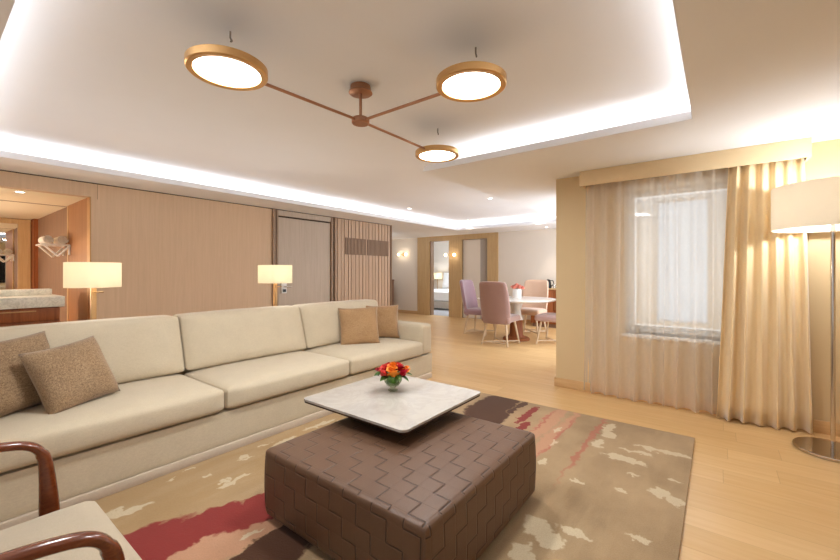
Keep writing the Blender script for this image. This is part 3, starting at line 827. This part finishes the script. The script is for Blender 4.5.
# ------------------------------------------------------------------ floor lamp by the drape
fl = thing('floor_lamp', 'tall chrome floor lamp with wide cream drum shade by the drape', 'floor lamp', (3.79, -.618, 0))
obj('foot', LA([(0, 0), (.195, 0), (.2, .004), (.2, .018), (.196, .022), (0, .022)], seg=64), 'chrome', fl)
obj('pole', CY((0, 0, .022), (0, 0, 1.62), .0125, seg=24), 'chrome', fl)
obj('lamp_shade', LA([(.312, 1.515), (.312, 1.812), (.308, 1.812), (.308, 1.515)], closed=True, seg=72), 'shade2', fl)
obj('shade_spider', tube(bmesh.new(), [(-.3, 0, 1.6), (.3, 0, 1.6)], .004, seg=8), 'chrome', fl)
point('bulb', (0, 0, 1.68), 20, WARM2, .05, fl)

# ------------------------------------------------------------------ vanity in the alcove
vn = thing('vanity_cabinet', 'red walnut drawer cabinet in the alcove at the left', 'cabinet', (.15, 5.85, 0))
obj('body', BX((-.75, -.32, .05), (.80, .28, .856)), 'walnut', vn)
obj('plinth', BX((-.72, -.26, 0), (.76, .25, .05)), 'gap', vn)
for (z0, z1) in ((.72, .845), (.47, .71), (.08, .46)):
    for (a, b) in ((-.745, .03), (.04, .795)):
        d = obj('drawer', BX((a, -.338, z0), (b, -.32, z1), .003), 'walnut', vn)
        m = (a + b) / 2
        obj('drawer_handle', BX((m - .2, -.352, z1 - .03), (m + .2, -.338, z1 - .018), .002), 'brass', d)
ct = thing('marble_counter', 'grey veined marble counter slab on the walnut cabinet', 'counter', (.15, 5.85, .857))
obj('slab', BX((-.77, -.36, 0), (.835, .30, .108), .004), 'marble2', ct)
obj('raised_ledge', BX((-.77, .05, .1085), (.80, .22, .175), .004), 'marble2', ct)
mr = thing('wall_mirror', 'oak framed mirror on the alcove rear wall', 'mirror', (.3, 8.7, 0))
mf = bmesh.new()
box(mf, (-1.0, -.06, .2), (-.86, 0, 2.04)); box(mf, (.70, -.06, .2), (.84, 0, 2.04)); box(mf, (-.86, -.06, 1.97), (.70, 0, 2.04)); box(mf, (-.86, -.06, .2), (.70, 0, .3))
obj('mirror_frame', mf, 'oak', mr)
obj('mirror_glass', BX((-.86, -.035, .3), (.70, -.01, 1.97)), 'mirror', mr)
# towel rack on the alcove side wall
tr = thing('towel_rack', 'white bracket shelf on the alcove side wall', 'towel rack', (1.184, 6.5, 1.55))
rk = bmesh.new()
for k in range(4): cyl(rk, (-.03 - k * .075, -.16, 0), (-.03 - k * .075, .16, 0), .007, seg=10)
cyl(rk, (-.255, -.16, 0), (-.255, .16, 0), .008, seg=10)
obj('rails', rk, 'white', tr)
for yy in (-.15, .15):
    tri = bmesh.new()
    for a, b in (((0, yy, 0), (-.26, yy, 0)), ((-.24, yy, 0), (-.11, yy, -.14)), ((0, yy, -.01), (-.11, yy, -.14)), ((-.005, yy, .0), (-.005, yy, -.12))): cyl(tri, a, b, .011, seg=10)
    obj('bracket', tri, 'white', tr)
def roll(r, L, seed):
    bm = bmesh.new(); pts = []
    N = 60
    prof = [(r * (.18 + .82 * k / N), 2 * PI * 3 * k / N) for k in range(N + 1)]
    for end in (0, 1):
        pts.append([bm.verts.new((rr * math.cos(a), -L / 2 + L * end, rr * math.sin(a))) for rr, a in prof])
    for k in range(N): bm.faces.new((pts[0][k], pts[0][k + 1], pts[1][k + 1], pts[1][k]))
    return bm
for (dx, lab) in ((-.195, 'rolled white towel at the outer end of the alcove rack'), (-.065, 'rolled white towel beside the alcove wall')):
    o = obj('rolled_towel', roll(.055, .30, 1), 'towel', angle=180); o.location = (1.184 + dx, 6.5, 1.55 + .0645)
    sm = o.modifiers.new('thickness', 'SOLIDIFY'); sm.thickness = .010
    tag(o, lab, 'towel', 'rolled towels on the alcove rack')
tv = thing('wall_mounted_television', 'wide black television on the wall opposite the sofa', 'television', (1.25, -1.495, 0))
obj('wall_bracket', BX((-.2, 0, 1.1), (.2, .02, 1.5)), 'black', tv)
obj('casing', BX((-.8, .0205, .86), (.8, .05, 1.76), .005), 'black', tv)
obj('screen', BX((-.78, .05, .88), (.78, .053, 1.74)), 'screen', tv)

# ------------------------------------------------------------------ dining group
TX, TY = 6.65, 2.90
dt = thing('dining_table', 'round white stone dining table on a pedestal', 'table', (TX, TY, 0))
obj('table_top', LA([(0, .70), (.60, .70), (.68, .715), (.70, .728), (.70, .738), (.69, .742), (0, .742)], seg=64), 'tablewhite', dt)
obj('column', LA([(.13, .36), (.09, .45), (.08, .55), (.12, .66), (.2, .70)], seg=36), 'tablewhite', dt)
obj('lower_column', LA([(.15, .05), (.12, .1), (.11, .36), (.1, .36)], seg=36), 'walnut', dt)
obj('foot', LA([(0, 0), (.235, 0), (.235, .03), (.21, .05), (0, .05)], seg=48), 'walnut', dt)
def dining_chair(mat, lab, loc, rz):
    """faces +X"""
    t = thing('dining_chair', lab, 'chair', loc, rz, 'dining chairs around the round table')
    obj('seat', rbox((-.24, -.255, .385), (.27, .255, .485), .035, 12, crown(.02)), mat, t)
    def sh(w, p):
        p.x -= .09 * ((w.z + 1) / 2) ** 1.2 - .0
        s = .86 + .14 * (1 - ((w.z + 1) / 2)); p.y *= (1.0 + .06 * (1 - ((w.z - .1) ** 2)))* (1 - .05 * (w.z > .0) * w.z)
        p.x += .09 * abs(w.y) ** 2.2 * (.4 + .6 * (1 - (w.z + 1) / 2))
        p.z -= .02 * abs(w.y) ** 4 * (w.z > .6)
        return p
    obj('backrest', rbox((-.29, -.25, .36), (-.215, .25, 1.065), .03, 14, sh), mat, t)
    for sx in (-1, 1):
        for sy in (-1, 1):
            obj('leg', tube(bmesh.new(), [(.17 * sx, .17 * sy, .40), (.235 * sx, .235 * sy, .0)], [.02, .014], seg=10, up=(1, 0, 0)), 'whitewood', t)
    st = bmesh.new()
    for sy in (-1, 1): cyl(st, (-.222, -.222 * sy, .045 + .004 * sy), (.222, .222 * sy, .045 + .004 * sy), .011, seg=10)
    cyl(st, (-.222, -.222, .045), (-.222, .222, .045), .009, seg=10)
    obj('stretcher', st, 'whitewood', t)
    return t
dining_chair('mauve', 'mauve dining chair with its back to the sofa', (6.10, 2.94, 0), 0)
dining_chair('lilac', 'lilac dining chair in front of the pale far door', (6.87, 3.76, 0), -PI / 2 + .06)
dining_chair('blush', 'blush dining chair facing the room beyond the white table', (7.47, 2.95, 0), PI)
dining_chair('rose_fab', 'dining chair half hidden behind the window wall corner', (6.70, 2.22, 0), PI / 2)
fv = thing('flower_vase', 'white cylinder vase of coral flowers on the dining table', 'flowers', (6.75, 2.93, .742))
obj('vase', LA([(0, 0), (.075, 0), (.08, .01), (.08, .165), (.072, .165), (.072, .02), (0, .02)], seg=32), 'white', fv)
for k in range(11):
    o = obj('bloom', rose(.048, rnd), 'coral', fv, angle=180); a = k * 2.4; rr = .028 * math.sqrt(k)
    o.location = (rr * math.cos(a), rr * math.sin(a), .235 - rr * .55); o.rotation_euler = (-math.sin(a) * rr * 6, math.cos(a) * rr * 6, a)
sb = thing('sideboard', 'red walnut sideboard against the far wall', 'sideboard', (8.68, 2.6, 0))
obj('body', BX((-.2, -.75, .08), (.2, .75, .83)), 'walnut', sb)
obj('top', BX((-.22, -.77, .83), (.21, .77, .86), .003), 'oak', sb)
obj('plinth', BX((-.16, -.72, 0), (.18, .72, .08)), 'walnut_dark', sb)
for k in range(3):
    d = obj('door', BX((-.215, -.74 + k * .495, .1), (-.2, -.255 + k * .495, .81), .003), 'walnut', sb)
    obj('door_handle', BX((-.228, -.30 + k * .495, .4), (-.216, -.285 + k * .495, .55)), 'brass', d)
kt = thing('kettle', 'black kettle on the sideboard', 'kettle', (8.66, 3.02, .861))
obj('kettle_body', LA([(0, 0), (.07, 0), (.075, .02), (.06, .14), (.045, .18), (.02, .195), (0, .2)], seg=28), 'black', kt)
obj('kettle_handle', tube(bmesh.new(), spline([(0, -.05, .165), (0, -.11, .16), (0, -.12, .09), (0, -.068, .04)], 6), .009, seg=10, up=(1, 0, 0)), 'black', kt)
obj('kettle_spout', tube(bmesh.new(), [(0, .055, .11), (0, .085, .15), (0, .10, .17)], [.016, .012, .009], seg=10, up=(1, 0, 0)), 'black', kt)
for (yy, lab) in ((2.86, 'glass tumbler left of the sideboard kettle'),):
    tag(obj('tumbler', LA([(0, 0), (.032, 0), (.036, .1), (.033, .1), (.03, .006), (0, .006)], (8.62, yy, .861), 24), 'glass'), 'clear tumbler beside the black kettle', 'glass')

# sconces with twin globes
def sconce(loc, lab):
    t = thing('wall_sconce', lab, 'wall lamp', loc, group='twin globe wall sconces')
    obj('backplate', CY((0, 0, 0), (-.018, 0, 0), .05, seg=28), 'gold', t)
    obj('arm', tube(bmesh.new(), [(-.018, 0, 0), (-.08, 0, 0)], .010, up=(0, 0, 1)), 'gold', t)
    obj('crossbar', CY((-.08, -.10, 0), (-.08, .10, 0), .009, seg=12), 'gold', t)
    for s in (-1, 1):
        g = bmesh.new(); bmesh.ops.create_icosphere(g, subdivisions=3, radius=.042, matrix=Matrix.Translation((-.08, .135 * s, 0)))
        obj('globe', g, 'globe', t)
    point('sconce_glow', (-.2, 0, 0), 1.4, WARM, .06, t)
sconce((FX - .031, 5.72, 1.68), 'gold twin-globe sconce on the oak pier between the far doorways')
sconce((FX - .001, 7.42, 1.74), 'gold twin-globe sconce on the pale wall beyond the slatted panel')
cs = thing('console_table', 'dark console table end beyond the slatted panel', 'console', (8.45, 7.98, 0))
obj('top', BX((-.2, -.4, .96), (.2, .5, 1.0), .004), 'walnut_dark', cs)
for s in (-1, 1): obj('side_panel', BX((-.19, .45 * s + .03 - .02, 0), (.19, .45 * s + .05 - .02, .96)) if s > 0 else BX((-.19, -.39, 0), (.19, -.36, .96)), 'walnut_dark', cs)
obj('shelf', BX((-.19, -.36, .4), (.19, .46, .43)), 'walnut_dark', cs)

# bedroom beyond the doorway
bd = thing('bed', 'white made-up bed seen through the far doorway', 'bed', (11.3, 7.35, 0))
obj('bed_base', BX((-1.0, -.9, .05), (1.05, .9, .28), .02), 'headboard', bd)
obj('mattress', rbox((-1.02, -.92, .28), (1.05, .92, .60), .06, 12, crown(.02)), 'linen', bd)
obj('headboard', rbox((1.06, -1.0, .05), (1.18, 1.0, 1.12), .03, 8), 'headboard', bd)
for (yy, lab) in ((.58, 'white bed pillow on the left half of the bed'), (-.40, 'white bed pillow on the right half of the bed')):
    o = pillow('bed_pillow', .62, .2, 'linen', lab, (12.18, 7.35 + yy, .90), Euler((R_(-14), 0, R_(-90)), 'XYZ'), 9, 'pillows on the bed')
ns = thing('nightstand', 'small wooden nightstand beside the bed', 'nightstand', (12.3, 8.62, 0))
obj('body', BX((-.22, -.22, .1), (.22, .22, .55), .005), 'walnut_dark', ns)
for sx in (-1, 1):
    for sy in (-1, 1): obj('leg', BX((.19 * sx - .015, .19 * sy - .015, 0), (.19 * sx + .015, .19 * sy + .015, .1)), 'walnut_dark', ns)
obj('drawer', BX((-.235, -.2, .35), (-.22, .2, .53), .003), 'walnut_dark', ns)
bl = thing('bedside_lamp', 'white-shaded lamp on the bedroom nightstand', 'lamp', (12.28, 8.56, .551))
obj('foot', LA([(0, 0), (.08, 0), (.08, .015), (.02, .03), (.012, .06), (.012, .42), (0, .42)], seg=24), 'brass', bl)
obj('lamp_shade', LA([(.18, .40), (.16, .64), (.157, .64), (.177, .40)], closed=True, seg=36), 'shade', bl)
point('bulb', (0, 0, .53), 5, WARM2, .04, bl)

# ------------------------------------------------------------------ lights
point('bedroom_fill', (10.6, 6.4, 2.1), 120, DAY, .2)  # unseen fill added to brighten the bedroom, no ceiling fitting here
area('daylight_window', (5.3, .28, 1.4), (1.6, 2.0), 28, DAY, (0, math.radians(90), 0))
area('fill_right', (-1.15, -1.75, 1.2), (2.8, 1.7), 2, DAY, (math.radians(90), 0, 0))  # added fill from outside the unseen right wall opening
area('fill_dining', (6.7, 1.0, 1.2), (2.9, 1.7), 100, DAY, (math.radians(90), 0, 0))  # added fill that brightens the dining end from out of view
area('fill_rear', (-3.2, 2.1, 1.25), (1.9, 5.6), 1.5, DAY, (0, math.radians(-90), 0))  # added soft fill from behind the camera through the rear opening
point('corridor_light', (7.4, 7.2, 2.05), 14, WARM2, .12)
point('alcove_fill', (-.45, 7.1, 1.25), 58, WARM, .12)  # low fill added to lift the alcove ceiling, no lamp stands there

W = bpy.data.worlds.new('World'); S.world = W; W.use_nodes = True
bg = W.node_tree.nodes['Background']; bg.inputs[0].default_value = (.88, .94, 1.0, 1); bg.inputs[1].default_value = .75

# ------------------------------------------------------------------ camera
cam = bpy.data.cameras.new('Camera'); co = bpy.data.objects.new('Camera', cam); C.objects.link(co)
cam.sensor_width = 36; cam.lens = 389 / 840 * 36; cam.shift_y = -8 / 840
cam.clip_start = .02; cam.clip_end = 100
co.location = (0, 0, 1.22); co.rotation_euler = (PI / 2, 0, math.radians(37.45 - 90))
S.camera = co
S.view_settings.view_transform = 'Standard'; S.view_settings.look = 'None'
S.view_settings.exposure = 0.15; S.view_settings.gamma = 1.0; S.view_settings.use_curve_mapping = False
S.cycles.max_bounces = 10; S.cycles.diffuse_bounces = 6; S.cycles.transparent_max_bounces = 16
S.cycles.use_denoising = True; S.cycles.sample_clamp_indirect = 6; S.cycles.caustics_reflective = False; S.cycles.caustics_refractive = False
